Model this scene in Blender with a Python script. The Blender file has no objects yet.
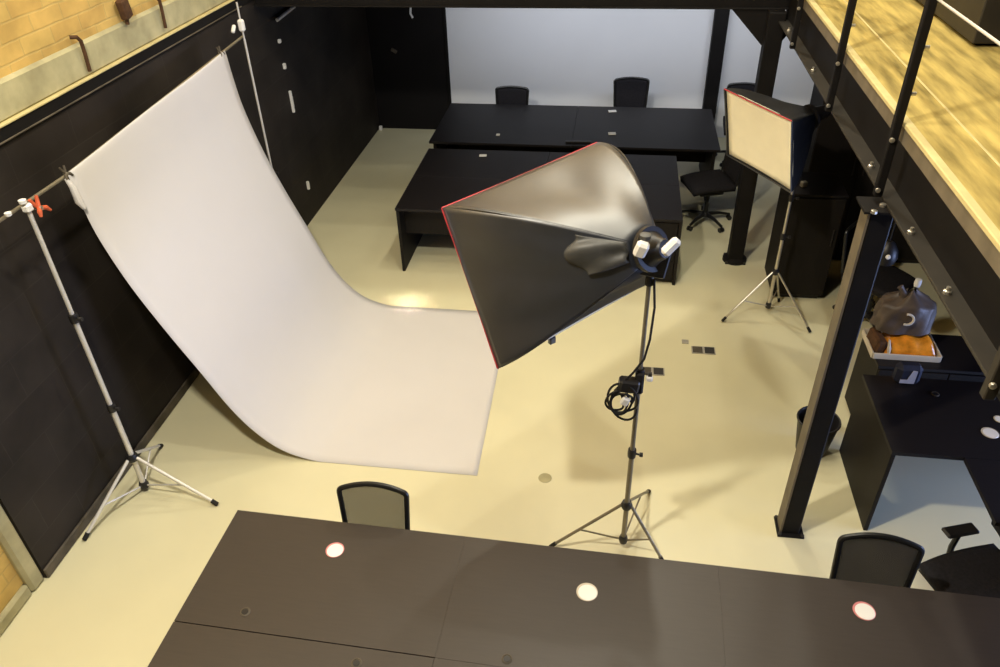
import bpy, bmesh, math, random
from mathutils import Vector, Matrix, Euler
random.seed(7)
V = Vector
COL = bpy.context.scene.collection
PI = math.pi

# ------------------------------------------------------------------ materials
def mat(name, col, rough=.5, spec=.5, metal=0., var=.0, vscale=4., bump=0., bscale=60., alpha=1., sheen=0., stretch=None, emit=None):
    m = bpy.data.materials.new(name); m.use_nodes = True
    nt = m.node_tree; b = nt.nodes['Principled BSDF']
    b.inputs['Base Color'].default_value = (*col, 1)
    b.inputs['Roughness'].default_value = rough
    b.inputs['Specular IOR Level'].default_value = spec
    b.inputs['Metallic'].default_value = metal
    b.inputs['Alpha'].default_value = alpha
    if sheen: b.inputs['Sheen Weight'].default_value = sheen
    tc = nt.nodes.new('ShaderNodeTexCoord'); mp = nt.nodes.new('ShaderNodeMapping')
    nt.links.new(tc.outputs['Object'], mp.inputs['Vector'])
    if stretch: mp.inputs['Scale'].default_value = stretch
    if var:
        n = nt.nodes.new('ShaderNodeTexNoise'); n.inputs['Scale'].default_value = vscale; n.inputs['Detail'].default_value = 5
        nt.links.new(mp.outputs[0], n.inputs['Vector'])
        r = nt.nodes.new('ShaderNodeValToRGB')
        r.color_ramp.elements[0].position = .3; r.color_ramp.elements[1].position = .7
        r.color_ramp.elements[0].color = (*[max(0, c*(1-var)) for c in col], 1)
        r.color_ramp.elements[1].color = (*[min(1, c*(1+var)) for c in col], 1)
        nt.links.new(n.outputs['Fac'], r.inputs['Fac']); nt.links.new(r.outputs[0], b.inputs['Base Color'])
    if bump:
        n2 = nt.nodes.new('ShaderNodeTexNoise'); n2.inputs['Scale'].default_value = bscale
        nt.links.new(mp.outputs[0], n2.inputs['Vector'])
        bp = nt.nodes.new('ShaderNodeBump'); bp.inputs['Strength'].default_value = bump; bp.inputs['Distance'].default_value = .01
        nt.links.new(n2.outputs['Fac'], bp.inputs['Height']); nt.links.new(bp.outputs[0], b.inputs['Normal'])
    return m

def brick_mat(name, c1, c2, mortar, bw, bh, ms, rough=.8, bump=.4, noise=.25, spec=.3, vs=3.):
    """block pattern on a wall in the YZ plane (object coords y,z)"""
    m = mat(name, c1, rough, spec)
    nt = m.node_tree; b = nt.nodes['Principled BSDF']
    tc = nt.nodes.new('ShaderNodeTexCoord'); sx = nt.nodes.new('ShaderNodeSeparateXYZ'); cx = nt.nodes.new('ShaderNodeCombineXYZ')
    nt.links.new(tc.outputs['Object'], sx.inputs[0])
    ad = nt.nodes.new('ShaderNodeMath'); ad.operation = 'ADD'
    nt.links.new(sx.outputs['Y'], ad.inputs[0]); nt.links.new(sx.outputs['X'], ad.inputs[1])
    nt.links.new(ad.outputs[0], cx.inputs['X']); nt.links.new(sx.outputs['Z'], cx.inputs['Y'])
    nz = nt.nodes.new('ShaderNodeTexNoise'); nz.inputs['Scale'].default_value = 6
    nt.links.new(cx.outputs[0], nz.inputs['Vector'])
    wob = nt.nodes.new('ShaderNodeMixRGB'); wob.inputs['Fac'].default_value = .015; wob.blend_type = 'ADD'
    nt.links.new(cx.outputs[0], wob.inputs[1]); nt.links.new(nz.outputs['Color'], wob.inputs[2])
    br = nt.nodes.new('ShaderNodeTexBrick'); br.inputs['Scale'].default_value = 1
    br.inputs['Brick Width'].default_value = bw; br.inputs['Row Height'].default_value = bh; br.inputs['Mortar Size'].default_value = ms
    br.inputs['Mortar Smooth'].default_value = .4
    br.inputs['Color1'].default_value = (*c1, 1); br.inputs['Color2'].default_value = (*c2, 1); br.inputs['Mortar'].default_value = (*mortar, 1)
    nt.links.new(wob.outputs[0], br.inputs['Vector'])
    n = nt.nodes.new('ShaderNodeTexNoise'); n.inputs['Scale'].default_value = vs; n.inputs['Detail'].default_value = 6
    nt.links.new(cx.outputs[0], n.inputs['Vector'])
    mr = nt.nodes.new('ShaderNodeMapRange'); mr.inputs['From Min'].default_value = .3; mr.inputs['From Max'].default_value = .7
    mr.inputs['To Min'].default_value = 1-noise; mr.inputs['To Max'].default_value = 1+noise
    nt.links.new(n.outputs['Fac'], mr.inputs['Value'])
    mx = nt.nodes.new('ShaderNodeMixRGB'); mx.blend_type = 'MULTIPLY'; mx.inputs['Fac'].default_value = 1
    nt.links.new(br.outputs['Color'], mx.inputs[1]); nt.links.new(mr.outputs[0], mx.inputs[2])
    nt.links.new(mx.outputs[0], b.inputs['Base Color'])
    bp = nt.nodes.new('ShaderNodeBump'); bp.inputs['Strength'].default_value = bump; bp.inputs['Distance'].default_value = .02; bp.invert = True
    nt.links.new(br.outputs['Fac'], bp.inputs['Height']); nt.links.new(bp.outputs[0], b.inputs['Normal'])
    return m

M = dict(
    floor=mat('cream_floor_paint', (.69, .645, .43), .42, .35, var=.06, vscale=.9),
    black_wall=brick_mat('black_block_wall', (.024, .019, .016), (.027, .022, .018), (.034, .028, .023), .62, .29, .004, .65, .12, .4, spec=.16, vs=1.6),
    black_plain=mat('black_wall_paint', (.006, .005, .0055), .7, .2, var=.2, vscale=2),
    brick=brick_mat('ochre_stone_brick', (.60, .41, .13), (.56, .36, .11), (.52, .365, .125), .30, .105, .007, .9, .3, .3),
    concrete=mat('concrete_band', (.42, .38, .225), .85, .2, var=.22, vscale=5, bump=.3, bscale=25),
    rust=mat('rusty_iron', (.075, .035, .015), .8, .3, var=.4, vscale=20),
    steel=mat('black_painted_steel', (.009, .008, .008), .6, .15, var=.15, vscale=6),
    steel_dull=mat('dark_brown_steel', (.026, .022, .017), .55, .4, var=.25, vscale=5),
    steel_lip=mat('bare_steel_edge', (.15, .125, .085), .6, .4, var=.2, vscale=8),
    white_wall=mat('white_wall', (.78, .79, .82), .55, .3, var=.03, vscale=1),
    wood=mat('yellow_plywood', (.40, .305, .095), .7, .2, var=.52, vscale=2.6, stretch=(5.5, .75, 1), bump=.15, bscale=14),
    wood_edge=mat('pale_ply_edge', (.58, .49, .24), .7, .25, var=.1, vscale=10),
    brown_lam=mat('dark_brown_laminate', (.042, .033, .027), .45, .5, var=.07, vscale=30, stretch=(.25, 3, 1)),
    laminate=mat('black_laminate', (.009, .007, .0075), .5, .32, var=.12, vscale=30, stretch=(.25, 3, 1)),
    lam_side=mat('black_laminate_panel', (.010, .008, .007), .6, .22, var=.15, vscale=20, stretch=(3, 3, .3)),
    paper=mat('white_backdrop_paper', (.64, .615, .605), .7, .2, var=.012, vscale=2),
    chrome=mat('satin_aluminium', (.62, .58, .50), .35, .5, metal=.85, var=.06, vscale=30),
    grey_tube=mat('grey_painted_tube', (.22, .19, .13), .4, .5, metal=.4, var=.1, vscale=20),
    silver=mat('silver_tube', (.72, .69, .64), .4, .5, metal=.35, var=.05, vscale=20),
    plastic=mat('black_plastic', (.012, .011, .012), .45, .5, var=.15, vscale=15),
    rubber=mat('black_rubber', (.014, .013, .012), .75, .3, var=.2, vscale=15),
    nylon=mat('black_nylon', (.013, .017, .028), .43, 1.0, var=.15, vscale=9, bump=.12, bscale=18),
    cloth=mat('black_softbox_cloth', (.012, .012, .013), .65, .3, var=.2, vscale=9, bump=.1, bscale=18),
    nylon_grey=mat('grey_nylon', (.055, .056, .056), .5, .55, var=.2, vscale=8, bump=.3, bscale=14),
    red=mat('red_piping', (.48, .045, .06), .55, .4, var=.15, vscale=20),
    orange_red=mat('orange_red_plastic', (.55, .10, .035), .45, .5, var=.2, vscale=30),
    diffuser=mat('cream_diffuser_cloth', (.90, .84, .64), .8, .2, var=.04, vscale=6, bump=.08, bscale=30),
    white=mat('white_plastic', (.82, .81, .78), .4, .5, var=.03, vscale=10),
    pink=mat('pale_pink_rim', (.62, .22, .23), .45, .5, var=.08, vscale=10),
    fabric=mat('black_seat_fabric', (.013, .012, .015), .85, .25, var=.3, vscale=60, bump=.3, bscale=200),
    mesh=mat('black_chair_mesh', (.06, .058, .05), .8, .2, var=.3, vscale=90, alpha=.58),
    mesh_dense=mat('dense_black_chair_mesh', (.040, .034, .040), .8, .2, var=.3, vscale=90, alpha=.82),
    frame=mat('black_chair_frame', (.010, .010, .010), .4, .5, var=.15, vscale=20),
    bag=mat('grey_brown_plastic_bag', (.085, .064, .052), .5, .35, var=.3, vscale=9, bump=.5, bscale=12),
    amber=mat('glossy_orange_wrapper', (.72, .26, .02), .25, .6, var=.35, vscale=14, bump=.5, bscale=20),
    tray=mat('pale_card_tray', (.58, .52, .42), .7, .3, var=.08, vscale=8),
    navy=mat('navy_cloth', (.012, .014, .030), .7, .3, var=.25, vscale=12, bump=.3, bscale=40),
    lilac=mat('pale_grey_print', (.42, .42, .50), .6, .3, var=.08, vscale=20),
    skirting=mat('worn_grey_skirting', (.085, .070, .050), .6, .3, var=.45, vscale=7),
    socket=mat('dark_socket_lid', (.030, .028, .026), .4, .5, var=.2, vscale=30),
    socket_rim=mat('grey_socket_rim', (.45, .42, .36), .4, .5, metal=.5, var=.1, vscale=30),
    roof=mat('brown_timber_roof', (.20, .165, .11), .8, .2, var=.2, vscale=2),
)

db_ = M['diffuser'].node_tree.nodes['Principled BSDF']
db_.inputs['Emission Color'].default_value = (1, .86, .50, 1); db_.inputs['Emission Strength'].default_value = .07      # faint glow added to the cloth itself
for k_ in ('nylon',):
    b_ = M[k_].node_tree.nodes['Principled BSDF']
    b_.inputs['Coat Weight'].default_value = 1.; b_.inputs['Coat Roughness'].default_value = .44
# ------------------------------------------------------------------ mesh builder
class MB:
    def __init__(s, o=(0, 0, 0)):
        s.bm = bmesh.new(); s.o = V(o)
    def _add(s, verts, faces):
        vs = [s.bm.verts.new(V(v)-s.o) for v in verts]
        out = []
        for f in faces:
            try: out.append(s.bm.faces.new([vs[i] for i in f]))
            except ValueError: pass
        return vs, out
    def obox(s, c, size, rot=None, bev=0.):
        c = V(c); R = rot if rot is not None else Matrix.Identity(3)
        h = V(size)/2; vs = []
        for sx in (-1, 1):
            for sy in (-1, 1):
                for sz in (-1, 1): vs.append(c+R@V((sx*h.x, sy*h.y, sz*h.z)))
        bv, fs = s._add(vs, [(0, 1, 3, 2), (4, 6, 7, 5), (0, 4, 5, 1), (2, 3, 7, 6), (0, 2, 6, 4), (1, 5, 7, 3)])
        if bev:
            es = list({e for f in fs for e in f.edges})
            bmesh.ops.bevel(s.bm, geom=es, offset=bev, segments=1, affect='EDGES')
        return s
    def box(s, x0, x1, y0, y1, z0, z1, bev=0.):
        return s.obox(((x0+x1)/2, (y0+y1)/2, (z0+z1)/2), (abs(x1-x0), abs(y1-y0), abs(z1-z0)), None, bev)
    def tube(s, pts, r, n=10, close=False, cap=True):
        pts = [V(p) for p in pts]; rings = []
        N = len(pts); rr = r if isinstance(r, (list, tuple)) else [r]*N
        t0 = (pts[1]-pts[0]).normalized()
        up = V((0, 0, 1)) if abs(t0.z) < .9 else V((1, 0, 0))
        nx = t0.cross(up).normalized()
        for i, p in enumerate(pts):
            if close: t = pts[(i+1) % N]-pts[i-1]
            else: t = pts[min(i+1, N-1)]-pts[max(i-1, 0)]
            t.normalize()
            nx = (nx-t*nx.dot(t)).normalized(); ny = t.cross(nx)
            rings.append([p+(nx*math.cos(a)+ny*math.sin(a))*rr[i] for a in [2*PI*k/n for k in range(n)]])
        vs = [v for rg in rings for v in rg]; fs = []
        for i in range(N if close else N-1):
            j = (i+1) % N
            for k in range(n): fs.append((i*n+k, i*n+(k+1) % n, j*n+(k+1) % n, j*n+k))
        if cap and not close: fs += [tuple(range(n-1, -1, -1)), tuple((N-1)*n+k for k in range(n))]
        s._add(vs, fs); return s
    def cyl(s, p, q, r, r2=None, n=14):
        return s.tube([p, q], [r, r if r2 is None else r2], n)
    def lathe(s, prof, c, n=20, R=None):
        c = V(c); R = R if R is not None else Matrix.Identity(3); vs = []; fs = []
        for (r, z) in prof:
            for k in range(n):
                a = 2*PI*k/n; vs.append(c+R@V((r*math.cos(a), r*math.sin(a), z)))
        for i in range(len(prof)-1):
            for k in range(n): fs.append((i*n+k, i*n+(k+1) % n, (i+1)*n+(k+1) % n, (i+1)*n+k))
        fs += [tuple(range(n-1, -1, -1)), tuple((len(prof)-1)*n+k for k in range(n))]
        s._add(vs, fs); return s
    def prism(s, poly, d):
        """poly: list of 3D points (planar), extruded by vector d"""
        n = len(poly); P0 = [V(p) for p in poly]; d = V(d)
        s._add(P0+[p+d for p in P0], [tuple(range(n-1, -1, -1)), tuple(range(n, 2*n))]+[(i, (i+1) % n, n+(i+1) % n, n+i) for i in range(n)])
        return s
    def grid(s, f, nu, nv):
        vs = [f(i/nu, j/nv) for j in range(nv+1) for i in range(nu+1)]
        fs = [(j*(nu+1)+i, j*(nu+1)+i+1, (j+1)*(nu+1)+i+1, (j+1)*(nu+1)+i) for j in range(nv) for i in range(nu)]
        s._add(vs, fs); return s
    def build(s, name, m, parent=None, label=None, smooth=35, solid=0., solid_off=0.):
        bm = s.bm
        bmesh.ops.remove_doubles(bm, verts=bm.verts, dist=1e-6)
        bmesh.ops.recalc_face_normals(bm, faces=bm.faces)
        me = bpy.data.meshes.new(name); bm.to_mesh(me); bm.free()
        me.materials.append(M[m] if isinstance(m, str) else m)
        if smooth:
            for p in me.polygons: p.use_smooth = True
            me.set_sharp_from_angle(angle=math.radians(smooth))
        o = bpy.data.objects.new(name, me); COL.objects.link(o)
        if parent is None: o.location = s.o
        else: o.parent = parent
        if solid:
            md = o.modifiers.new('thickness', 'SOLIDIFY'); md.thickness = solid; md.offset = solid_off
        if label: o['label'] = label
        return o

def tag(o, label, cat, group=None):
    o['label'] = label; o['category'] = cat
    if group: o['group'] = group
    return o
def thing(name, label, cat, loc=(0, 0, 0), rz=0., group=None):
    o = bpy.data.objects.new(name, None); COL.objects.link(o); o.empty_display_size = .1
    o.location = loc; o.rotation_euler = (0, 0, rz)
    return tag(o, label, cat, group)
def struct(o):
    o['kind'] = 'structure'; return o
def dup(root, loc, rz, label):
    r = root.copy(); COL.objects.link(r); r.location = loc; r.rotation_euler = (0, 0, rz); r['label'] = label
    for ch in list(root.children):
        c = ch.copy(); COL.objects.link(c); c.parent = r
        for g in list(ch.children):
            d = g.copy(); COL.objects.link(d); d.parent = c
    return r

# ------------------------------------------------------------------ the shell
XL, XR, YF, YN, ZR = -3.54, 4.3, 10.94, -2.0, 7.7
ZB, ZM = 2.52, 2.83          # underside and top of the mezzanine
struct(MB().box(XL-.3, XR+.2, YN-.2, YF+.2, -.2, 0).build('floor', 'floor', smooth=0))
struct(MB().box(XL-.3, XR+.2, YN-.2, YF+.2, ZR, ZR+.2).build('ceiling', 'roof', smooth=0))
# left wall: black painted blocks below, steel angle, concrete band, then stone brick
struct(MB().box(XL-.3, XL, 2.73, YF, 0, 2.575).build('wall_left', 'black_wall', smooth=0))
w = struct(MB().box(XL-.3, XL-.03, YN, YF, 2.88, ZR).build('wall_left_upper', 'brick', smooth=0))
struct(MB().box(XL-.3, XL-.045, YN, 2.61, .10, 2.66).build('wall_left_near', 'brick', smooth=0))
pl = MB().box(XL-.3, XL-.004, 2.61, 2.73, 0, 2.66, .02); pl.box(XL-.3, XL-.012, YN, 2.61, 0, .10, .015)
struct(pl.build('trim_1', 'concrete'))
struct(MB().box(XL-.3, XL-.005, YN, YF, 2.66, 2.88, .02).build('trim_2', 'concrete'))
t = MB().box(XL-.2, XL+.012, 2.73, YF, 2.578, 2.655); struct(t.build('trim_3', 'steel', smooth=0))
t = MB().box(XL-.02, XL+.022, 2.70, 7.2, 2.655, 2.668, .003); struct(t.build('trim_4', 'wood_edge'))
t = MB().box(XL-.02, XL+.020, 2.73, 7.2, 2.572, 2.582, .003); struct(t.build('trim_5', 'skirting'))
struct(MB().box(XL, XL+.018, 2.73, 5.0, 0, .085, .006).build('baseboard_left', 'skirting'))
# far wall: black at the left, the long white panel to the right
struct(MB().box(XL-.3, -2.425, YF, YF+.2, 0, 2.55).build('wall_far_black', 'black_plain', smooth=0))
struct(MB().box(-2.425, XR+.2, YF, YF+.2, 0, 2.55).build('wall_far', 'white_wall', smooth=0))
t = MB().box(-2.44, -2.40, YF-.03, YF-.001, .1, 2.52, .006); struct(t.build('trim_6', 'steel'))
struct(MB().box(XL-.3, XR+.2, YF, YF+.2, 2.55, ZR).build('wall_far_upper', 'brick', smooth=0))
wr_ = MB().box(XR, XR+.2, YN, 2.3, 0, ZR).box(XR, XR+.2, 4.9, YF, 0, ZR).box(XR, XR+.2, 2.3, 4.9, 2.2, ZR)
struct(wr_.build('wall_right', 'black_plain', smooth=0))
wf = MB().box(XR+.06, XR+.12, 2.3, 2.36, 0, 2.2).box(XR+.06, XR+.12, 4.84, 4.9, 0, 2.2).box(XR+.06, XR+.12, 2.36, 4.84, 2.14, 2.2).box(XR+.06, XR+.12, 3.57, 3.63, 0, 2.14).box(XR+.06, XR+.12, 2.36, 4.84, 0, .05)
struct(wf.build('added_door_frame', 'steel', smooth=0))  # unseen door frame, added as an opening for the blue light
struct(MB().box(XL-.3, XR+.2, YN-.2, YN, 0, ZR).build('wall_near', 'black_plain', smooth=0))

# mezzanine decks
XM = 1.36
struct(MB().box(XM+.045, XR, .6, 7.44, ZM-.06, ZM).build('mezzanine_floor_right', 'wood', smooth=0))
struct(MB().box(XM+.005, XM+.045, .6, 7.44, ZM-.02, ZM+.006, .004).build('trim_7', 'wood_edge'))
struct(MB().box(XM+.255, XM+.266, .6, 7.44, ZM-.01, ZM+.003, .001).build('trim_8', 'wood_edge'))
struct(MB().box(XL, XR, 7.56, YF, ZB+.02, ZM).build('mezzanine_floor_far', 'black_plain', smooth=0))
struct(MB().box(XL, XR, YN, .55, ZB+.02, ZM).build('mezzanine_floor_near', 'black_plain', smooth=0))
struct(MB().box(XM+.16, XR, .6, 7.44, ZM-.10, ZM-.062).build('mezzanine_ceiling_right', 'black_plain', smooth=0))

# edge beam along the right mezzanine: web, top angle, bottom flange, bolts
bo = (XM, 4, ZB)
beam = thing('edge_beam', 'long black steel beam carrying the edge of the yellow timber gallery floor', 'beam', bo)
MB(bo).box(XM+.085, XM+.10, .6, 7.44, 2.45, 2.735).build('web', 'steel', beam, smooth=0)
b = MB(bo).box(XM, XM+.10, .6, 7.40, 2.435, 2.45, .002).build('bottom_flange', 'steel_dull', beam)
b = MB(bo).box(XM+.012, XM+.10, .6, 7.44, 2.735, 2.81, .003).build('top_angle', 'steel_lip', beam, label='brown-grey steel angle under the pale floor edge')
for (y, z) in [(4.18, 2.47), (3.42, 2.47), (5.9, 2.47), (2.9, 2.47), (6.7, 2.62), (7.0, 2.47)]:
    MB(bo).lathe([(.0, 0), (.017, 0), (.017, .012), (.009, .016), (.009, .03), (.0, .03)], (XM+.03, y, z-.02), 8).build('bolt', 'chrome', beam)
fb = (0, 7.5, ZB)
beam2 = thing('cross_beam', 'black steel beam across the far end above the desks', 'beam', fb)
MB(fb).box(XL+.02, XR-.02, 7.44, 7.56, ZB, 2.53, .003).box(XL+.02, XR-.02, 7.49, 7.51, 2.53, 2.82).box(XL+.02, XR-.02, 7.44, 7.56, 2.82, 2.835).build('web', 'steel', beam2, smooth=0)
MB(fb).prism([(.96, 7.455, ZB), (1.275, 7.455, ZB), (1.275, 7.455, 2.20)], (0, .02, 0)).build('gusset_plate', 'steel', beam2, smooth=0)
MB(fb).prism([(1.43, 7.455, ZB), (1.62, 7.455, ZB), (1.43, 7.455, 2.24)], (0, .02, 0)).build('gusset_plate', 'steel', beam2, smooth=0)

def column(x, y, top, label, s=.125):
    c = thing('support_column', label, 'column', (x, y, 0))
    MB().box(-s/2, s/2, -s/2, s/2, .012, top, .008).build('shaft', 'steel', c)
    MB().box(-s/2-.03, s/2+.03, -s/2-.03, s/2+.03, 0, .014, .003).build('base_plate', 'steel', c)
    for sx in (-1, 1):
        for sy in (-1, 1):
            MB().lathe([(.0, .014), (.013, .014), (.013, .026), (.0, .026)], (sx*(s/2+.016), sy*(s/2+.016), 0), 6).build('bolt', 'steel_dull', c)
    return c
c1 = column(1.345, 3.75, 2.43, 'black square steel column standing nearest, between softbox stand and right-hand desk', .115)
MB().box(-.07, -.058, -.058, .06, .014, 2.43).build('lit_side_strip', 'steel_lip', c1, 'brownish painted strip for the lit left face', smooth=0)  # lit left face of the column painted as a lighter strip
MB().box(-.10, .10, -.09, .09, 2.42, 2.434, .002).build('cap_plate', 'steel', c1)
for k in (-.05, .03):
    MB().lathe([(.0, 0), (.016, 0), (.016, .014), (.0, .02)], (-.06+.06*(k > 0), k-.05, 2.434), 8).build('bolt', 'chrome', c1)
c2 = column(1.345, 7.42, 2.52, 'black square steel column at the far end behind the cream-fronted softbox', .15)
MB().lathe([(.0, .0), (.125, .0), (.125, .03), (.085, .05), (.0, .05)], (0, 0, 0), 20).build('base_flange', 'steel', c2)
tag(MB((1.27, YF, 0)).box(1.19, 1.37, YF-.14, YF-.002, 0, 2.53, .006).build('wall_post', 'steel'), 'narrow black post dividing the white far wall', 'post')

# railing on the gallery edge
ro = (1.33, 4, 2.45)
rail = thing('gallery_railing', 'black steel railing posts with a pale cable bolted to the gallery edge beam', 'railing', ro)
for y in (2.255, 3.80, 5.04, 6.45):
    p = MB(ro).box(1.31, 1.35, y-.02, y+.02, 2.43 if y < 3 else 2.46, 4.3, .004).build('post', 'steel' if y > 3 else 'steel_dull', rail)
    for z in (2.50, 2.76): MB(ro).lathe([(.0, 0), (.012, 0), (.012, .012), (.0, .016)], (1.318, y-.021, z), 8, Euler((PI/2, 0, 0)).to_matrix()).build('bolt', 'chrome', p)
    for z in (2.98, 3.19): MB(ro).lathe([(.0, 0), (.010, 0), (.010, .02), (.0, .02)], (1.352, y-.01, z), 8, Euler((0, PI/2, 0)).to_matrix()).build('eyelet', 'chrome', p)
MB(ro).tube([(1.345, .7, 3.40), (1.345, 3.8, 3.395), (1.345, 7.3, 3.40)], .006, 8).build('top_cable', 'silver', rail)

# dark furniture on the gallery
k1 = (2.45, 5.8, ZM)
kk = thing('gallery_cabinet', 'low dark grey cabinet on the timber gallery at top right corner, farther one', 'cabinet', k1)
MB(k1).box(2.10, 2.8, 5.15, 6.6, ZM+.02, 3.62, .006).build('body', 'steel_dull', kk)
MB(k1).box(2.14, 2.76, 5.2, 6.55, ZM, ZM+.02).build('plinth', 'steel', kk, smooth=0)
k2 = (2.6, 4.4, ZM)
kk = thing('gallery_cabinet', 'black cabinet on the timber gallery at top right corner, nearer one', 'cabinet', k2)
MB(k2).box(2.22, 2.9, 3.9, 5.02, ZM+.02, 3.75, .006).build('body', 'plastic', kk)
MB(k2).box(2.26, 2.86, 3.95, 4.98, ZM, ZM+.02).build('plinth', 'steel', kk, smooth=0)

# rusty hooks left in the concrete band of the left wall
def hook(y, z0, z1, kind, label):
    o = (XL, y, z0)
    if kind == 'rod':
        m_ = MB(o).tube([(XL+.012, y+.005, z0), (XL+.022, y, (z0+z1)/2), (XL+.03, y-.01, z1-.03), (XL+.025, y-.03, z1), (XL-.01, y-.055, z1+.005)], .013, 8)
    else:
        m_ = MB(o).obox((XL+.02, y, (z0+z1)/2+.03), (.06, .10, .14), Euler((.15, 0, .1)).to_matrix(), .012)
        m_.tube([(XL+.01, y, z0), (XL+.015, y+.01, z0+.08)], .014, 8)
    tag(m_.build('iron_hook', 'rust'), label, 'hook')
hook(4.79, 2.70, 2.93, 'rod', 'rusty bent iron rod on the concrete band, leftmost one')
hook(5.37, 2.86, 3.02, 'lump', 'rusty square iron stub above the concrete band between two bent rods')
hook(5.84, 2.72, 2.95, 'rod', 'rusty bent iron rod on the concrete band, right of the square stub')

# bits on the black left wall beyond the backdrop
def wall_bit(y, z, dy, dz, label, name='wall_socket', d=.03):
    o = (XL, y, z); t = thing(name, label, 'socket' if 'socket' in name else 'fitting', o)
    MB(o).box(XL, XL+d, y-dy/2, y+dy/2, z-dz/2, z+dz/2, .005).build('cover', 'white', t)
    MB(o).box(XL+d, XL+d+.004, y-dy*.2, y+dy*.2, z-dz*.25, z+dz*.25).build('insert', 'silver', t, smooth=0)
wall_bit(7.89, 2.08, .035, .04, 'small white box high on the black wall, upper of the pair')
wall_bit(7.90, 1.82, .035, .06, 'small white box on the black wall, lower of the pair')
wall_bit(7.92, 1.43, .025, .24, 'thin upright white strip on the black wall below two small boxes', 'conduit_cover')
wall_bit(7.94, .43, .03, .10, 'small white outlet low on the black wall beside the backdrop paper')
o = (XL, 8.1, 2.31)
t = thing('tube_lamp', 'short unlit white tube fitting high on the black left wall', 'lamp', o)
MB(o).cyl((XL+.05, 7.85, 2.30), (XL+.05, 8.35, 2.32), .018).build('tube', 'silver', t)
MB(o).box(XL, XL+.05, 7.9, 8.3, 2.285, 2.325, .005).build('bracket', 'plastic', t)
tag(MB((-3.5, 10.85, 0)).box(-3.52, -3.47, 10.82, 10.87, 0, .07, .01).build('white_block', 'white'), 'tiny white block on the floor in the far left corner', 'block')
tag(MB((-2.9, YF, 1.6)).tube([(-2.89, YF-.012, 1.74), (-2.9, YF-.02, 1.66), (-2.87, YF-.02, 1.60)], .016, 8).build('cable_stub', 'white'), 'short white cable end hanging on the black far wall near the beam', 'cable')
tag(MB((-3.2, YF, 1.15)).obox((-3.19, YF-.012, 1.15), (.09, .02, .05), Euler((0, .5, 0)).to_matrix(), .006).build('wall_clip', 'skirting'), 'small grey clip on the black far wall', 'clip')

# ------------------------------------------------------------------ backdrop and its frame
prof = [(-3.322, 2.315), (-3.310, 2.31), (-3.29, 2.1), (-3.254, 1.87), (-3.155, 1.533), (-3.011, 1.175), (-2.848, .817), (-2.699, .489), (-2.553, .264), (-2.37, .095), (-2.14, .012), (-1.95, .004), (-1.5, .003), (-1.2, .003), (-.86, .003)]
def catmull(P, n):
    out = []
    for i in range(len(P)-1):
        p0 = V((*P[max(i-1, 0)], 0)); p1 = V((*P[i], 0)); p2 = V((*P[i+1], 0)); p3 = V((*P[min(i+2, len(P)-1)], 0))
        for k in range(n):
            t = k/n
            out.append(.5*((2*p1)+(-p0+p2)*t+(2*p0-5*p1+4*p2-p3)*t*t+(-p0+3*p1-3*p2+p3)*t**3))
    out.append(V((*P[-1], 0))); return [(q.x, max(q.y, .003)) for q in out]
pf = catmull(prof, 5)
po = (-3.3, 5.0, 0)
def sheet(u, v):
    f = u*(len(pf)-1); i = min(int(f), len(pf)-2); k = f-i
    x = pf[i][0]*(1-k)+pf[i+1][0]*k; z = pf[i][1]*(1-k)+pf[i+1][1]*k
    s_ = max(0, min(1, z/2.3))
    y0, y1 = 3.98, 6.16+.04*s_
    y = y0+(y1-y0)*v
    z += .125*v*s_**1.5
    x += .07*v*s_*(1-.3*s_)
    if u > .985: x += -.05*v
    return V((x+.004*math.sin(v*9+z*3)*s_, y, z))
bd = tag(MB(po).grid(sheet, len(pf)-1, 26).build('backdrop_paper', 'paper', smooth=180, solid=.002), 'wide white paper backdrop sweeping from the crossbar down onto the floor', 'backdrop')
MB(po).tube([(-3.312, 3.955, 2.305), (-3.295, 3.965, 2.25), (-3.285, 3.96, 2.15), (-3.268, 3.965, 2.10)], [.010, .020, .024, .012], 10).build('curled_edge', 'paper', bd, 'curled torn upper corner of the paper')

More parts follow.
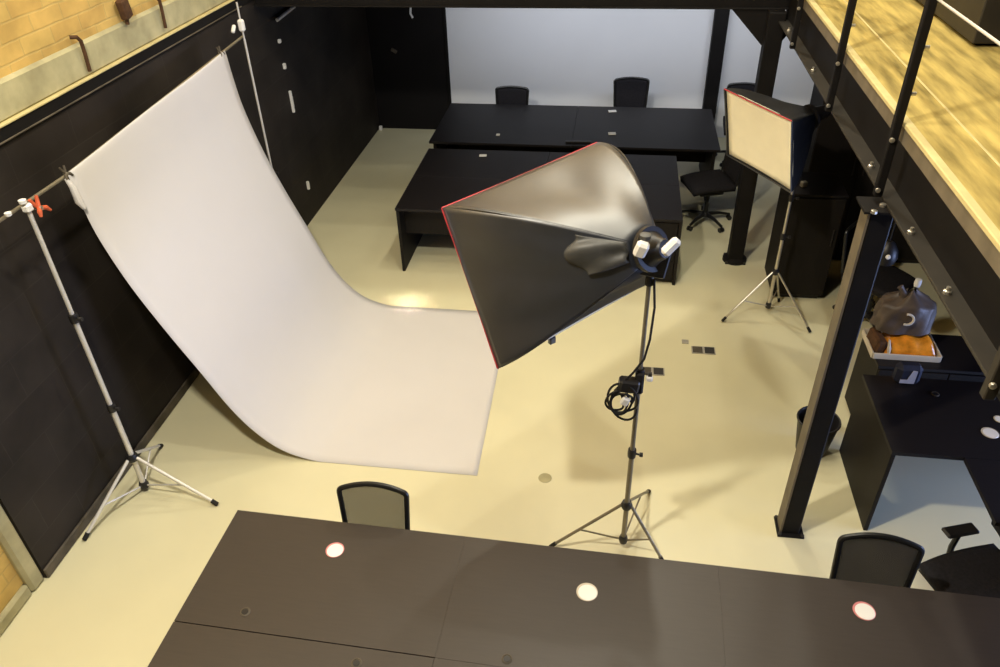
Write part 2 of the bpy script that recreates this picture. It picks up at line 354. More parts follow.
def tripod(name, label, base, hubz, footz, topz, feet, mt, r, cat='stand', joints=(), brace=True, jm='plastic'):
    o = V((base[0], base[1], 0)); t = thing(name, label, cat, o)
    bx, by = base
    zs = [footz]+list(joints)+[topz]
    for i in range(len(zs)-1):
        MB(o).cyl((bx, by, zs[i]), (bx, by, zs[i+1]), r*(1-.14*i)).build('tube_section', mt, t)
    for z in joints:
        c = MB(o).lathe([(.0, -.03), (r*1.5, -.03), (r*1.6, .0), (r*1.5, .03), (.0, .03)], (bx, by, z), 14).build('collar', jm, t)
        MB(o).cyl((bx, by, z), (bx+.045, by-.01, z), .007).lathe([(.0, 0), (.014, 0), (.014, .02), (.0, .02)], (bx+.045, by-.01, z), 8, Euler((0, PI/2, 0)).to_matrix()).build('knob', jm, c)
    MB(o).lathe([(.0, -.025), (r*1.9, -.025), (r*2.3, .0), (r*1.7, .03), (.0, .03)], (bx, by, hubz), 14).build('leg_hub', jm, t)
    MB(o).lathe([(.0, -.03), (r*1.5, -.03), (r*1.9, .0), (r*1.4, .03), (.0, .03)], (bx, by, footz+.03), 14).build('lower_hub', jm, t)
    for (fx, fy) in feet:
        p0 = V((bx, by, hubz)); p1 = V((fx, fy, .014)); d = V((fx-bx, fy-by, 0)).normalized()
        a = p0+d*r*2
        lg = MB(o).cyl(a, p1, r*.62, n=10).build('leg', mt, t)
        MB(o).cyl(p1+(a-p1).normalized()*.05, p1-V((0, 0, .004)), r*.85, n=10).build('rubber_foot', 'rubber', lg)
        if brace:
            m_ = a.lerp(p1, .58); MB(o).cyl(V((bx, by, footz+.03))+d*r*1.4, m_, r*.36, n=8).build('brace', mt, t)
    return t
lt = tripod('backdrop_stand', 'silver tripod stand holding the near end of the backdrop crossbar', (-3.285, 3.55), .34, .03, 2.30,
            [(-2.68, 3.47), (-3.47, 3.05), (-3.40, 4.0)], 'silver', .019, joints=(.81, 1.55))
rt = tripod('backdrop_stand', 'silver tripod stand at the far end of the crossbar, mostly behind the paper', (-3.26, 6.58), .34, .03, 2.44,
            [(-3.42, 7.0), (-3.42, 6.3), (-3.12, 6.72)], 'silver', .012, joints=(1.2,))
MB((-3.26, 6.58, 0)).obox((-3.26, 6.58, 2.56), (.05, .05, .10), None, .012).obox((-3.30, 6.50, 2.55), (.03, .09, .03), Euler((.4, 0, .2)).to_matrix(), .008).build('head_clamp', 'white', rt, 'white clamp at the top')
MB((-3.26, 6.58, 0)).cyl((-3.26, 6.58, 2.44), (-3.26, 6.58, 2.75), .008).build('head_spigot', 'silver', rt)
cb = (-3.31, 3.3, 2.32)
bar = thing('crossbar', 'thin grey crossbar that the white paper hangs from along the black wall', 'crossbar', cb)
bp = lambda y: V((-3.335+.055*(y-3.3)/3.4, y, 2.312+.125*max(0, (y-3.97))/2.2))
MB(cb).tube([bp(3.28), bp(3.97), bp(5.0), bp(6.15), bp(6.62)], .011, 10).build('tube', 'grey_tube', bar)
MB(cb).lathe([(.0, -.02), (.02, -.02), (.02, .02), (.0, .02)], bp(3.28), 12, Euler((PI/2, 0, 0)).to_matrix()).build('end_cap', 'white', bar, 'pale end cap')
def clamp(p, mtl, label, s_=1.):
    o = V(p); t = thing('spring_clamp', label, 'clamp', o)
    for sg in (-1, 1):
        MB(o).tube([o+V((.0, .0, .0)), o+V((.02*s_, .03*sg*s_, -.01*s_)), o+V((.03*s_, .045*sg*s_, -.035*s_))], [.012*s_, .014*s_, .008*s_], 8).build('jaw', mtl, t)
        MB(o).tube([o, o+V((-.01*s_, .018*sg*s_, .03*s_)), o+V((-.015*s_, .03*sg*s_, .065*s_))], [.011*s_, .012*s_, .009*s_], 8).build('handle', mtl, t)
    MB(o).lathe([(.0, -.02*s_), (.013*s_, -.02*s_), (.013*s_, .02*s_), (.0, .02*s_)], o, 10, Euler((0, PI/2, 0)).to_matrix()).build('pivot', 'chrome', t)
    return t
clamp((-3.255, 3.60, 2.285), 'orange_red', 'orange-red spring clamp at the top of the near backdrop stand')
clamp(bp(3.98)+V((.005, 0, .015)), 'skirting', 'small grey clamp pinching the near upper corner of the paper', .7)
clamp(bp(6.15)+V((.005, 0, .015)), 'skirting', 'small grey clamp pinching the far upper corner of the paper', .7)
hd = MB((-3.285, 3.55, 0)).obox((-3.285, 3.55, 2.31), (.05, .05, .05), None, .01).lathe([(.0, 0), (.02, 0), (.022, .02), (.0, .028)], (-3.285, 3.535, 2.345), 12).build('head_clamp', 'white', lt, 'pale clamp head')
MB((-3.285, 3.55, 0)).lathe([(.0, 0), (.017, 0), (.019, .018), (.0, .025)], (-3.30, 3.42, 2.325), 12).build('clamp_screw', 'white', lt, 'white screw knob')

# ------------------------------------------------------------------ softboxes
def softbox(label, K, ring, rr, bulges, piped=(0, 1, 2, 3), cm='nylon'):
    """K: four front corners in order around the frame, ring: centre of the speed ring"""
    K = [V(k) for k in K]; ring = V(ring); c = sum(K, V())/4
    ax = (c-ring).normalized(); D = (c-ring).length
    o = ring; t = thing('softbox', label, 'softbox', o)
    e1 = (K[1]-K[0]).normalized(); e2 = ax.cross(e1).normalized()
    if e2.dot(K[3]-K[0]) < 0: e2 = -e2
    def rpt(E):
        d = E-c; q = V((d.dot(e1), d.dot(e2), 0)); q.normalize(); return ring+(e1*q.x+e2*q.y)*rr
    def panel(i, j):
        A, B = K[i], K[j]
        def f(u, v):
            E = A.lerp(B, u); Rp = rpt(E)
            bulge = bulges[i]*(1-u)+bulges[j]*u
            rad = 1-v**bulge
            er = E-c; e_r = Rp-ring
            sag = 1-(.16, .07, .30, .07)[i]*math.sin(PI*u)*math.sin(PI*min(1, v*1.1))
            wr = 1+.014*math.sin(u*15+v*6)*math.sin(v*PI)
            return ring+ax*D*(1-v)+er*rad*sag*wr+e_r*(1-rad)
        return MB(o).grid(f, 28, 22)
    for i, nm in zip(range(4), ('top_panel', 'right_panel', 'bottom_panel', 'left_panel')):
        panel(i, (i+1) % 4).build(nm, 'cloth' if i == 2 else cm, t, smooth=180, solid=.003)  # large box: bottom is a matte, darker copy of its nylon, for shade
    inn = [c+(k-c)*.985-ax*.02 for k in K]
    def df(u, v):
        p = inn[0].lerp(inn[1], u).lerp(inn[3].lerp(inn[2], u), v)
        return p-ax*.012*math.sin(PI*u)*math.sin(PI*v)
    MB(o).grid(df, 12, 12).build('diffuser', 'diffuser', t, 'cream front diffuser cloth', smooth=180, solid=.003)
    for i in range(4):
        a, b = K[i], K[(i+1) % 4]
        MB(o).tube([a, a.lerp(b, .33)+(c-a.lerp(b, .5)).normalized()*.004, a.lerp(b, .66)+(c-a.lerp(b, .5)).normalized()*.004, b], .0058 if D > .6 else .0048, 8).build('piping', 'red' if i in piped else 'nylon', t, 'thin red edge piping' if i in piped else 'thin black edge piping')
    return t, ax, e1, e2, o
K1 = [(-.885, 3.628, 2.375), (-.105, 4.499, 2.418), (.204, 4.264, 1.545), (-.576, 3.394, 1.503)]
R1 = V((.2, 3.446, 2.286))
sb1, ax, e1, e2, o = softbox('large black softbox with red piping seen from behind in the middle of the room', K1, R1, .10, (1.75, 1.62, 1.22, 1.24), (0, 3))
RM = Matrix((e1, e2, ax)).transposed()
def flap(u, v):
    # a cloth tab lying outside the near panel, from the ring forwards
    cc = sum((V(k) for k in K1), V())/4; A = V(K1[3]); B = V(K1[0]); DD = (cc-R1).length
    uu = .42+.50*u; vv = .985-.25*v*(1-.15*math.cos(u*PI*2))
    E = A.lerp(B, uu); rad = 1-vv**(1.24+.51*uu); d = E-cc
    q = (d-ax*d.dot(ax)).normalized()
    p = R1+ax*DD*(1-vv)+d*rad*(1-.05*math.sin(PI*uu))+q*.10*(1-rad)
    return p+q*(.022+.012*math.sin(u*9+v*3)+.03*math.sin(PI*v)*math.sin(PI*u))
MB(o).grid(flap, 28, 14).build('fabric_flap', 'nylon_grey', sb1, 'grey cloth flap beside the lamp mount', smooth=180, solid=.005)
pt = V(K1[3]).lerp(V(K1[2]), .36)
MB(o).obox(pt+V((0, 0, -.02)), (.045, .03, .05), Euler((0, 0, .8)).to_matrix(), .006).build('strap_tab', 'nylon', sb1)
MB(o).lathe([(.075, -.035), (.115, -.035), (.118, -.01), (.075, -.01)], R1, 28, RM).build('speed_ring', 'plastic', sb1)
# lamp head and tilt bracket hold the softbox on its stand
ho = R1
lh = thing('lamp_head', 'black lamp head with white grips behind the large softbox', 'lamp', ho)
MB(ho).lathe([(.0, -.12), (.045, -.118), (.055, -.10), (.06, -.08), (.075, -.055), (.09, -.036), (.0, -.036)], R1, 22, RM).build('housing', 'plastic', lh)
hp = V((.225, 3.446, 2.17))
MB(ho).obox(hp+V((0, -.03, .07)), (.16, .05, .17), Euler((0, .15, 0)).to_matrix(), .008).build('tilt_bracket', 'plastic', lh)
MB(ho).obox((.160, 3.31, 2.36), (.06, .05, .085), Euler((.2, .3, 0)).to_matrix(), .012).build('grip', 'white', lh, 'white grip on the left')
MB(ho).obox((.30, 3.33, 2.37), (.05, .045, .10), Euler((.0, .75, .3)).to_matrix(), .013).build('grip', 'white', lh, 'white grip on the right')
MB(ho).lathe([(.0, 0), (.026, 0), (.028, .025), (.0, .03)], (.175, 3.34, 2.40), 12).build('dial', 'nylon_grey', lh, 'grey dial')

st1 = tripod('light_stand', 'grey tripod light stand carrying the large dark softbox', (.222, 3.446), .42, .06, 2.13,
             [(-.26, 3.384), (.49, 3.345), (.405, 3.97)], 'grey_tube', .0165, joints=(.88, 1.50))
MB((.222, 3.446, 0)).lathe([(.0, 0), (.022, 0), (.022, .07), (.012, .08), (.0, .08)], (.222, 3.446, 2.08), 12).build('head_socket', 'plastic', st1)

# ballast box, clip and coiled cable on the stand
bo_ = (.17, 3.43, 1.42)
bb = thing('power_box', 'black power box strapped to the tall grey light stand above a cable coil', 'box', bo_)
MB(bo_).obox((.165, 3.42, 1.43), (.115, .07, .085), Euler((0, .12, .1)).to_matrix(), .012).build('case', 'plastic', bb)
MB(bo_).obox((.222, 3.44, 1.44), (.05, .055, .15), None, .01).build('strap', 'rubber', bb)
MB(bo_).obox((.275, 3.43, 1.475), (.035, .03, .03), None, .006).build('plug', 'white', bb, 'small white plug on the side')
m_ = MB((.13, 3.42, 1.30))
pts = []
for k in range(150):
    a = k/150*2*PI*5
    r = .072+.026*math.sin(k*.19)+.02*math.sin(k*.05)
    pts.append((.135+r*.85*math.cos(a)+.02*math.sin(k*.06), 3.40+.02*math.sin(k*.33), 1.315+r*1.15*math.sin(a)-.012*math.sin(k*.09)))
pts = [(.245, 3.43, 2.12), (.262, 3.43, 1.95), (.255, 3.42, 1.75), (.235, 3.415, 1.62), (.18, 3.41, 1.52), (.09, 3.40, 1.40)]+pts
m_.tube(pts, .0068, 7)
tag(m_.build('cable_coil', 'rubber', smooth=60), 'black power cable coiled and hung on the tall grey light stand', 'cable')
m_ = MB((.14, 3.39, 1.3)).obox((.15, 3.385, 1.335), (.045, .03, .055), Euler((0, .4, 0)).to_matrix(), .008)
tag(m_.build('white_plug', 'white'), 'white plug hanging inside the black cable coil', 'plug')

K2 = [(.872, 6.552, 2.101), (1.294, 5.808, 2.109), (1.407, 5.866, 1.509), (.984, 6.61, 1.502)]
R2 = V((1.56, 6.45, 1.908))
sb2, ax2, f1, f2, o2 = softbox('smaller softbox with faintly glowing cream front on the slim tripod at right', K2, R2, .09, (1.45, 1.45, 1.3, 1.3), (0,), 'cloth')
RM2 = Matrix((f1, f2, ax2)).transposed()
MB(o2).lathe([(.07, -.035), (.105, -.035), (.108, -.01), (.07, -.01)], R2, 24, RM2).build('speed_ring', 'plastic', sb2)
lh2 = thing('lamp_head', 'black lamp head behind the smaller cream-fronted softbox', 'lamp', R2)
MB(R2).lathe([(.0, -.20), (.045, -.195), (.055, -.15), (.07, -.06), (.085, -.036), (.0, -.036)], R2, 20, RM2).build('housing', 'plastic', lh2)
MB(R2).obox((1.56, 6.45, 1.79), (.05, .04, .15), None, .008).build('tilt_bracket', 'plastic', lh2)
tripod('light_stand', 'slim silver tripod light stand under the smaller cream-fronted softbox', (1.555, 6.44), .45, .05, 1.74,
       [(1.114, 6.222), (1.897, 6.125), (1.69, 6.63)], 'chrome', .0155, joints=(.82, 1.2))

# ------------------------------------------------------------------ desks
TH = .028
def bench(name, label, tops, panels, modesty, pedestals=(), grommets=(), o=None, z=.74, tm='laminate'):
    o = V(o); t = thing(name, label, 'desk', o)
    for (x0, x1, y0, y1) in tops:
        MB(o).box(x0, x1, y0, y1, z-TH, z, .0005).build('tabletop', tm, t)
    for (x0, x1, y0, y1) in panels:
        MB(o).box(x0, x1, y0, y1, 0, z-TH, .002).build('end_panel', 'lam_side', t)
    for (x0, x1, y0, y1, z0) in modesty:
        MB(o).box(x0, x1, y0, y1, z0, z-TH, .002).build('modesty_panel', 'lam_side', t)
    for (x0, x1, y0, y1, fy) in pedestals:
        p = MB(o).box(x0, x1, y0, y1, .03, z-TH-.01, .004).build('pedestal', 'lam_side', t)
        for k in range(3):
            za = .06+k*.215
            d = MB(o).box(x0+.006, x1-.006, fy-.016, fy, za, za+.205, .003).build('drawer', 'lam_side', p)
    for (gx, gy) in grommets:
        g = MB(o).lathe([(.0, 0), (.027, 0), (.027, .003), (.021, .005), (.019, .002), (.0, .002)], (gx, gy, z), 20).build('cable_grommet', 'skirting', t)
        MB(o).lathe([(.0, 0), (.017, 0), (.017, .003), (.0, .003)], (gx, gy-.002, z+.0025), 16).build('grommet_cap', 'plastic', g)
    return t
e_ = .0001
nd = bench('long_desk', 'long black desk across the foreground with three round stickers', [
    (-2.08, -.7-e_, 2.07+.0025, 2.822), (-.7+e_, .69-e_, 2.07+.0006, 2.822), (.69+e_, 2.10, 2.07+.0006, 2.822),
    (-2.08, -.7-.0016, 1.32, 2.07-.0025), (-.7+e_, .69-e_, 1.32, 2.07-.0006), (.69+e_, 2.10, 1.32, 2.07-.0006)],
    [(-2.075, -2.05, 1.34, 2.80), (-.715, -.69, 1.6, 2.5), (.68, .70, 1.6, 2.5), (2.07, 2.095, 1.34, 2.80)],
    [(-2.05, 2.07, 2.05, 2.07, .25)], grommets=[(-1.07, 1.985), (-.35, 2.115), (-1.735, 2.175)], o=(0, 2.07, 0), tm='brown_lam')
nd.location = (-.012, 2.043, 0); nd.rotation_euler = (0, 0, -.0215)
bench('long_desk', 'black double desk in mid room behind the large softbox, slab end facing us', [
    (-2.155, -.73, 6.83, 7.62), (-.727, .70, 6.83, 7.62), (-2.155, -.73, 7.625, 8.41), (-.727, .70, 7.625, 8.41)],
    [(-2.15, -2.12, 6.835, 8.40), (.67, .70, 6.835, 8.40)],
    [(-2.12, .67, 7.6, 7.62, .2), (-2.12, .37, 7.02, 7.04, .36)], pedestals=[(.36, .67, 6.86, 7.4, 6.86)], o=(-.7, 7.6, 0))
bench('meeting_table', 'wide black table at the far end before the white wall', [
    (-2.2, -.50, 8.62, 9.985), (-.497, 1.205, 8.62, 9.985)], [(-2.17, -2.13, 8.7, 9.9), (1.13, 1.17, 8.7, 9.9)], [(-2.13, 1.13, 9.3, 9.32, .3)], o=(-.5, 9.3, 0))
bench('corner_desk', 'black slab-sided corner desk at right beyond the nearest column', [
    (1.838, 3.9, 3.788, 4.57), (2.262, 3.9, 3.27, 3.785)], [(1.84, 1.868, 3.79, 4.568), (3.84, 3.885, 3.3, 3.345), (3.84, 3.885, 4.50, 4.545)],
    [], grommets=[(2.27, 4.40)], o=(2.6, 4.2, 0))
# back cabinet under the bag
def cabinet(name, label, x0, x1, y0, y1, h, doors=2, cat='cabinet'):
    o = V(((x0+x1)/2, (y0+y1)/2, 0)); t = thing(name, label, cat, o)
    MB(o).box(x0, x1, y0, y1, .05, h-.025, .003).build('body', 'lam_side', t)
    MB(o).box(x0-.008, x1+.008, y0-.012, y1, h-.025, h, .003).build('top', 'laminate', t)
    MB(o).box(x0+.03, x1-.03, y0+.03, y1-.02, 0, .05).build('plinth', 'plastic', t, smooth=0)
    w_ = (x1-x0)/doors
    for k in range(doors):
        d = MB(o).box(x0+k*w_+.004, x0+(k+1)*w_-.004, y0-.016, y0-.001, .06, h-.035, .003).build('door', 'lam_side', t)
        hx = x0+(k+1)*w_-.05 if k % 2 == 0 else x0+k*w_+.05
        MB(o).cyl((hx, y0-.03, h*.55), (hx, y0-.03, h*.7), .006).build('handle', 'plastic', d)
    return t
cabinet('low_cabinet', 'low dark cabinet behind the corner desk with a bag on top', 1.99, 2.95, 4.72, 5.16, .72)
cabinet('tall_cabinet', 'black cabinet standing behind the slim tripod stand at right', 1.62, 2.10, 6.70, 7.2, 1.12, 1)
cabinet('tall_cabinet', 'tall black cabinet in the dark under the gallery behind the smaller softbox', 1.92, 3.3, 7.5, 8.0, 1.78, 3)

# round stickers on the desks
def disc(x, y, r, rim, label, z=.74):
    o = (x, y, z); t = thing('round_sticker', label, 'sticker', o)
    MB(o).lathe([(.0, 0), (r, 0), (r, .0025), (.0, .0025)], o, 28).build('rim', rim, t, 'coloured outer ring')
    MB(o).lathe([(.0, .0025), (r*.88, .0025), (r*.86, .004), (.0, .004)], (x+r*.05, y-r*.07, z), 28).build('face', 'white', t)
disc(-1.405, 2.626, .052, 'pink', 'round white sticker with pink rim, leftmost on the foreground desk')
disc(.004, 2.525, .056, 'tray', 'round cream sticker in the middle of the foreground desk')
disc(1.40, 2.586, .055, 'pink', 'round white sticker with pink rim, rightmost on the foreground desk')
disc(2.493, 4.037, .052, 'tray', 'round white sticker on the corner desk at the right edge')
disc(2.60, 4.18, .035, 'tray', 'small white sticker on the corner desk behind the larger round one')
def card(x, y, sx, sy, rz, label, z=.74, h=.012):
    o = V((x, y, z)); tag(MB(o).obox((x, y, z+h/2+.001), (sx, sy, h), Euler((0, 0, rz)).to_matrix(), .003).build('white_card', 'white'), label, 'card')
card(-1.48, 8.234, .085, .05, .1, 'small white block on the left of the middle desk')
card(-1.40, 8.88, .045, .05, 0, 'tiny pale square on the left of the far table')
card(-.034, 9.02, .09, .07, .1, 'small white card on the far table behind the softbox corner')
card(-.05, 9.80, .10, .06, .2, 'small grey card on the far table beside the taller chair back')
m_ = MB((-.42, 8.74, .741)).obox((-.42, 8.72, .752), (.30, .05, .02), Euler((0, 0, .05)).to_matrix(), .004)
tag(m_.build('cable_tray', 'plastic'), 'short black bar lying at the front edge of the far table', 'bar')

# ------------------------------------------------------------------ chairs
def back_outline(w, h, hc=.93):
    """rounded trapezoid, arched top; (x, z) with z from 0..h"""
    pts = []
    for (cx, cz, r, a0, a1) in [(w/2*.90-.05, .05, .05, -90, 0), (w/2-.035, h*hc-.03, .03, 0, 66 if hc < .95 else 82)]:
        for k in range(7):
            a = math.radians(a0+(a1-a0)*k/6); pts.append((cx+r*math.cos(a), cz+r*math.sin(a)))
    top = []
    x1, z1 = pts[-1]
    for k in range(1, 12):
        x = x1-2*x1*k/12
        top.append((x, z1+(h-z1)*(1-(x/x1)**2)))
    left = [(-x, z) for (x, z) in reversed(pts)]
    return pts+top+left
def make_chair(label, arms=False, group='black mesh office chairs', w=.41, kind_mesh='mesh', bh=.445, zb=.50, hc=.93):
    t = thing('office_chair', label, 'chair', (0, 0, 0), 0, group)
    # back sits at +y, seat in front of it (towards -y)
    ol = back_outline(w, bh, hc)
    def bpnt(x, z): return V((x, .235+.06*(z/bh)-.28*x*x, zb+z))
    pts = [bpnt(x, z) for (x, z) in ol]
    bf = MB().tube(pts, .016, 8, close=True).build('back_frame', 'frame', t)
    ring = pts; cen = sum(ring, V())/len(ring)
    mm = MB(); n = len(ol)
    def mp(i, k):
        x, z = ol[i]; x0, z0 = 0, bh*.52
        return bpnt(x0+(x-x0)*k, z0+(z-z0)*k)
    ks = [0.02, .25, .5, .75, 1.0]
    vs = [mp(i, k) for k in ks for i in range(n)]
    fs = [(a*n+i, a*n+(i+1) % n, (a+1)*n+(i+1) % n, (a+1)*n+i) for a in range(len(ks)-1) for i in range(n)]+[tuple(range(n))]
    mm._add(vs, fs)
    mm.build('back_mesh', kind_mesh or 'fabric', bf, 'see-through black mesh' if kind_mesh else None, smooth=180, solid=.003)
    MB().tube([(0, .262, zb+.05), (0, .29, zb+.0), (0, .27, zb-.08), (0, .12, zb-.1)], [.02, .024, .026, .024], 10).build('back_support', 'frame', t)
    sm = MB().grid(lambda u, v: V(((u-.5)*.47*(1-.10*(1-v)**2), -.26+.47*v, .47+.025*math.cos((u-.5)*PI)*math.cos((v-.5)*2.6)-.03*(1-v)**4)), 12, 12)
    sm.build('seat', 'fabric', t, smooth=180, solid=.06, solid_off=1)
    MB().box(-.11, .11, -.14, .14, .375, .41, .01).build('seat_mechanism', 'frame', t)
    MB().cyl((0, 0, .12), (0, 0, .26), .026).cyl((0, 0, .26), (0, 0, .38), .015).build('gas_column', 'frame', t)
    MB().lathe([(.0, .075), (.045, .075), (.05, .10), (.035, .13), (.0, .13)], (0, 0, 0), 16).build('star_hub', 'frame', t)
    for k in range(5):
        a = k*2*PI/5+.3; d = V((math.cos(a), math.sin(a), 0))
        lg = MB().tube([d*.03+V((0, 0, .105)), d*.17+V((0, 0, .10)), d*.295+V((0, 0, .07))], [.024, .019, .015], 8).build('leg', 'frame', t)
        q = d*.295; sd = V((-d.y, d.x, 0))
        cs = MB()
        for sg in (-1, 1): cs.cyl(q+sd*.008*sg+V((0, 0, .027)), q+sd*.026*sg+V((0, 0, .027)), .027, n=14)
        cs.cyl(q+V((0, 0, .03)), q+V((0, 0, .075)), .008)
        cs.build('caster', 'plastic', lg)
    if arms:
        for sg in (-1, 1):
            a = MB().tube([(sg*.19, -.02, .40), (sg*.27, -.02, .42), (sg*.285, -.015, .50), (sg*.28, -.01, .645)], [.016, .018, .017, .016], 8).build('arm_post', 'frame', t)
            MB().obox((sg*.275, -.02, .655), (.08, .20, .026), None, .011).build('arm_pad', 'plastic', a)
    return t
ch = make_chair('black mesh chair pushed in behind the left of the foreground desk')
ch.location = (-1.25, 2.655, 0)
ch.rotation_euler = (0, 0, .02)
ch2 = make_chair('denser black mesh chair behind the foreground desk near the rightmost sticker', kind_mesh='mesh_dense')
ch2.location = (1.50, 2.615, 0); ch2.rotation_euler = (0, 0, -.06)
ca = make_chair('black armchair on casters at the right edge behind the foreground desk end', arms=True, kind_mesh=None)
ca.location = (2.205, 3.01, 0); ca.rotation_euler = (0, 0, -PI/2+.33)
cl = make_chair('lower black chair back left of the taller one before the white wall', kind_mesh=None, w=.44, bh=.40, hc=.96)
cl.location = (-1.40, 9.92, 0)
cf = make_chair('taller black chair back standing out against the white wall', kind_mesh=None, w=.46, hc=.96)
cf.location = (.19, 10.25, 0); cf.rotation_euler = (0, 0, .04)
dup(cf, (2.66, 3.30, 0), PI+.1, 'black chair seat cut off by the right edge under the corner desk')
dup(cf, (1.63, 10.1, 0), -.1, 'black chair back right of the narrow wall post')
dup(cf, (1.09, 8.28, 0), -PI/2+.3, 'black swivel chair on casters at the right end of the middle desk')
dup(cf, (2.42, 6.35, 0), .8, 'black chair in the dark before the tall cabinet under the gallery')

# ------------------------------------------------------------------ small things at right
o = V((1.63, 4.56, 0)); t = thing('waste_bin', 'small black waste bin on the floor behind the nearest column', 'bin', o)
MB(o).lathe([(.0, 0), (.11, 0), (.15, .30), (.142, .30), (.104, .012), (.0, .012)], o, 28).build('body', 'plastic', t)
MB(o).tube([o+V((.15*math.cos(a), .15*math.sin(a), .30)) for a in [2*PI*k/28 for k in range(28)]], .008, 8, close=True).build('rim', 'plastic', t)

# tray, orange packet and bag
zt = .72
o = V((2.17, 4.93, zt)); t = thing('card_tray', 'shallow pale tray holding an orange packet behind the corner desk', 'tray', o)
MB(o).box(1.96, 2.42, 4.80, 5.10, zt, zt+.012, .004).build('base', 'tray', t)
for (x0, x1, y0, y1) in [(1.96, 2.42, 4.79, 4.802), (1.96, 2.42, 5.10, 5.112), (1.95, 1.962, 4.80, 5.10), (2.418, 2.43, 4.80, 5.10)]:
    MB(o).box(x0, x1, y0, y1, zt, zt+.05, .003).build('rim', 'tray', t)
o = V((2.22, 4.93, zt+.014)); t = thing('orange_packet', 'glossy orange packet lying in the pale tray', 'packet', o)
MB(o).grid(lambda u, v: V((2.04+.36*u, 4.815+.24*v, zt+.016+.13*(1-abs(2*u-1)**6)*(1-abs(2*v-1)**5)+.01*math.sin(u*14+v*6))), 24, 16).grid(lambda u, v: V((2.04+.36*u, 4.815+.24*v, zt+.0155)), 4, 4).build('wrapper', 'amber', t, smooth=60)
MB(o).tube([(2.07, 4.81, zt+.02), (2.06, 4.812, zt+.08), (2.05, 4.83, zt+.15)], [.008, .014, .006], 8).build('pale_seam', 'tray', t, 'pale folded edge')
o = V((2.0, 4.93, zt+.014)); t = tag(MB(o).obox((2.0, 4.92, zt+.075), (.07, .2, .12), Euler((0, .1, .1)).to_matrix(), .015).build('dark_red_box', 'rust'), 'dark red-brown box in the tray left of the orange packet', 'box')
# bag
def bagf(u, v):
    a = u*2*PI; h = v
    w = .20*(1-.25*h**2)*(1 if h < .7 else 1-(h-.7)/.3*.80)
    sq = (abs(math.cos(a))**2.6+abs(math.sin(a))**2.6)**(-1/2.6)
    wob = 1+.05*math.sin(a*5+h*4)+.04*math.sin(a*9-h*7)
    return V((2.165+w*sq*wob*math.cos(a), 5.0+w*.62*sq*wob*math.sin(a), .885+.30*h+.02*math.sin(a*3)*h))
o = V((2.17, 5.0, .88)); t = thing('plastic_bag', 'grey-brown plastic bag with a pale curved mark over the orange packet', 'bag', o)
MB(o).grid(bagf, 64, 20).build('body', 'bag', t, smooth=180)
MB(o).tube([(2.12, 5.0, 1.15), (2.095, 4.99, 1.195), (2.075, 5.0, 1.22)], [.04, .018, .022], 10).build('knot', 'bag', t)
MB(o).tube([V((2.135+.045*math.cos(a), 4.862+.012*math.sin(a), 1.03+.036*math.sin(a))) for a in [math.radians(-110+k*23) for k in range(10)]], .009, 8).build('curved_mark', 'tray', t, 'pale C-shaped mark')
o = V((2.10, 4.66, .74)); t = thing('folded_cloth_bag', 'navy cloth bag with pale grey print at the back of the corner desk', 'bag', o)
MB(o).obox((2.10, 4.512, .822), (.17, .10, .16), Euler((0, 0, .05)).to_matrix(), .03).build('body', 'navy', t)
MB(o).prism([(2.045, 4.458, .77), (2.14, 4.458, .77), (2.14, 4.458, .875), (2.11, 4.458, .88), (2.09, 4.458, .80), (2.045, 4.458, .80)], (0, .004, 0)).build('print', 'lilac', t, 'pale grey print', smooth=0)
t['label'] = 'navy cloth bag with pale grey print at the back of the corner desk'

# black bell lamp and small white lamp under the gallery
o = V((2.07, 5.3, 1.45)); t = thing('spot_lamp', 'black round spot lamp hanging under the gallery above the bag', 'lamp', o)
MB(o).lathe([(.0, -.08), (.07, -.075), (.085, -.03), (.075, .03), (.045, .08), (.02, .10), (.0, .10)], (2.03, 5.3, 1.32), 20).build('shade', 'plastic', t)
MB(o).lathe([(.0, 0), (.018, 0), (.016, .012), (.0, .016)], (2.02, 5.222, 1.33), 12, Euler((PI/2, 0, 0)).to_matrix()).build('painted_highlight', 'white', t, 'painted highlight')  # highlight on the round shade, modelled as a white dot
MB(o).cyl((2.03, 5.3, 1.42), (2.03, 5.3, 2.73), .005).build('flex', 'rubber', t)
o = V((2.27, 5.4, .72)); t = thing('small_lamp', 'small white-tipped black post beside the bag', 'lamp', o)
MB((2.315, 5.3, 0)).lathe([(.0, 0), (.09, 0), (.09, .02), (.012, .03), (.012, 1.05), (.0, 1.05)], (2.315, 5.3, 0), 16).build('post', 'plastic', t)
MB((2.315, 5.3, 0)).lathe([(.0, 1.05), (.022, 1.05), (.026, 1.08), (.022, 1.11), (.0, 1.115)], (2.315, 5.3, 0), 14).build('tip', 'white', t, 'white tip')
t.location = (2.315, 5.3, 0)
m_ = MB((1.72, 6.85, 1.121)).obox((1.74, 6.85, 1.15), (.06, .05, .055), Euler((0, 0, .4)).to_matrix(), .01)
tag(m_.build('metal_box', 'socket_rim'), 'small grey metal box on the black cabinet behind the slim stand', 'box')

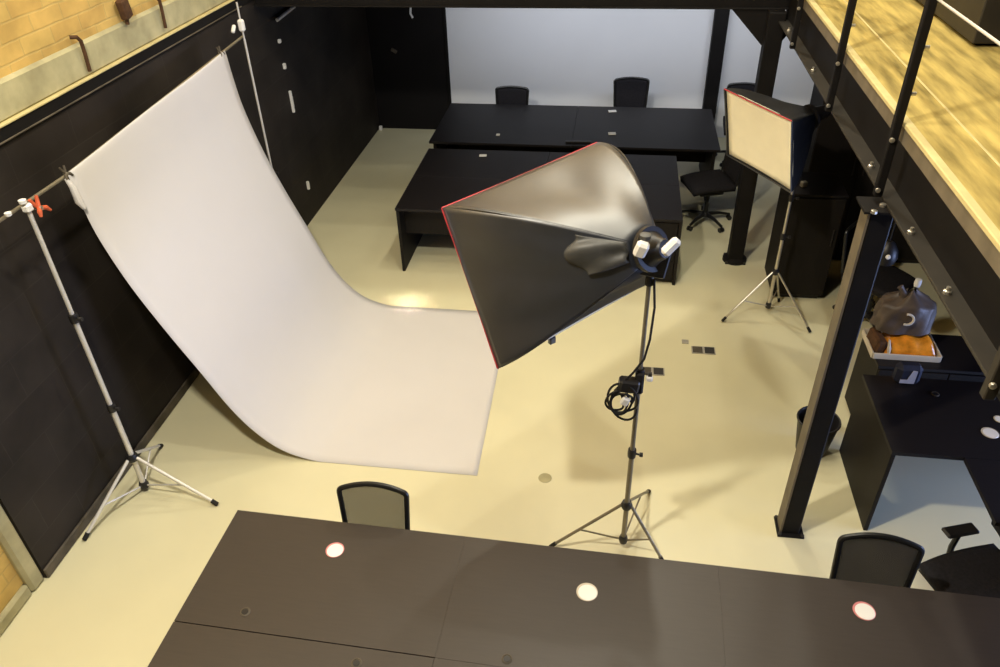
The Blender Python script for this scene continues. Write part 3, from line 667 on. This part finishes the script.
# floor sockets
def floor_socket(x, y, label, open_=True):
    o = V((x, y, 0)); t = thing('floor_socket', label, 'socket', o)
    MB(o).box(x-.105, x+.105, y-.055, y+.055, 0, .006, .002).build('rim', 'socket_rim', t)
    MB(o).box(x+.01, x+.095, y-.045, y+.045, .006, .012, .002).build('cover', 'socket', t)
    MB(o).box(x-.095, x-.01, y-.045, y+.045, .006, .011, .002).build('outlet', 'skirting', t)
floor_socket(.91, 5.745, 'pair of dark floor sockets right of the tall grey light stand')
floor_socket(.45, 5.39, 'dark floor socket just behind the tall grey light stand')
o = V((.755, 5.86, 0)); tag(MB(o).box(.725, .785, 5.83, 5.89, 0, .008, .003).build('floor_plate', 'socket_rim'), 'tiny grey floor plate near the pair of dark floor sockets', 'plate')
o = V((-.355, 4.019, 0)); tag(MB(o).lathe([(.0, 0), (.05, 0), (.045, .004), (.0, .004)], o, 20).build('floor_stain', 'concrete'), 'small faint round stain on the floor left of the tall stand', 'plate')  # faint floor stain built as a thin disc

# ------------------------------------------------------------------ lights
def lamp(x, y, z, e, col=(1, .83, .56), r=.13):
    l = bpy.data.lights.new('hall_point_light', 'POINT'); l.energy = e; l.color = col; l.shadow_soft_size = r
    ob = bpy.data.objects.new('hall_point_light', l); ob.location = (x, y, z); COL.objects.link(ob)
def area(x, y, z, sx, sy, e, col, rot=(0, 0, 0)):
    l = bpy.data.lights.new('unseen_area_light', 'AREA'); l.shape = 'RECTANGLE'; l.size = sx; l.size_y = sy; l.energy = e; l.color = col
    ob = bpy.data.objects.new('unseen_area_light', l); ob.location = (x, y, z); ob.rotation_euler = rot; COL.objects.link(ob); return l
W = (1, .955, .80)
lamp(0, 3.6, 7.0, 215, W, .08); lamp(.02, 4.95, 7.0, 165, W, .08); lamp(.1, 6.75, 7.0, 175, W, .08)
lamp(1.9, 3.4, 7.0, 70, W); lamp(1.9, 5.6, 7.0, 110, W)
lamp(0, 8.8, 6.8, 380, W); lamp(-1.75, 1.6, 5.8, 800, (1, .94, .80))  # first lamp added, unseen, to light the brick reflected in the softbox
dl = area(XR+.5, 3.5, .75, 1.6, 2.2, 75, (.42, .55, 1), (0, PI/2, 0)); dl.spread = math.radians(75)     # bluish daylight, through a door opening added for it
wl = area(.2, 8.9, 2.46, 4.8, .25, 36, (.88, .92, 1), (1.08, 0, 0)); wl.spread = math.radians(125)  # unseen wall washer, added to brighten the white far wall
sk = area(-1.92, 6.27, 6.9, .50, .32, .5, (1, .95, .75)); sk.spread = math.radians(2)       # narrow beam, added unseen to make the bright patch on the floor
w = bpy.data.worlds.new('world'); bpy.context.scene.world = w; w.use_nodes = True
w.node_tree.nodes['Background'].inputs[0].default_value = (1, .9, .75, 1); w.node_tree.nodes['Background'].inputs[1].default_value = .05

# ------------------------------------------------------------------ camera
cd = bpy.data.cameras.new('camera'); cam = bpy.data.objects.new('camera', cd); COL.objects.link(cam)
RT = Matrix(((.98936, .14304, -.02641), (.06184, -.57792, -.81375), (-.13166, .80346, -.58062)))   # rows: camera right / down / forward seen in world x, y, z
Rw = Matrix(((0.98936402, 0.06183525, -0.13166337), (0.14304352, -0.5779167, 0.80346179), (-0.0264082, -0.81374977, -0.58061512)))
right = Rw.col[0]; down = Rw.col[1]; fwd = Rw.col[2]
Mx = Matrix.Identity(4)
for i in range(3):
    Mx[i][0] = right[i]; Mx[i][1] = -down[i]; Mx[i][2] = -fwd[i]
Mx[2][3] = 4.2
cam.matrix_world = Mx
cd.sensor_width = 36; cd.lens = 27.7026; cd.clip_start = .05
sc = bpy.context.scene; sc.camera = cam
sc.view_settings.view_transform = 'Standard'; sc.view_settings.look = 'None'; sc.view_settings.gamma = 1; sc.view_settings.use_curve_mapping = False
sc.view_settings.exposure = 0
try: sc.cycles.use_denoising = True
except Exception: pass

# repeats of one kind share a group
GROUPS = dict(round_sticker='round stickers on the desks', iron_hook='rusty irons along the concrete band', wall_socket='white fittings on the black left wall',
              floor_socket='dark floor sockets', spring_clamp='spring clamps on the backdrop crossbar', support_column='black steel columns under the gallery',
              gallery_cabinet='cabinets on the timber gallery', tall_cabinet='tall black cabinets under the gallery', light_stand='tripod light stands',
              softbox='softboxes on stands', lamp_head='lamp heads behind the softboxes', backdrop_stand='stands of the backdrop frame',
              white_card='small pale cards on the far desks', long_desk='long black desks')
for ob in COL.objects:
    b_ = ob.name.split('.')[0]
    if ob.parent is None and 'category' in ob and b_ in GROUPS: ob['group'] = GROUPS[b_]
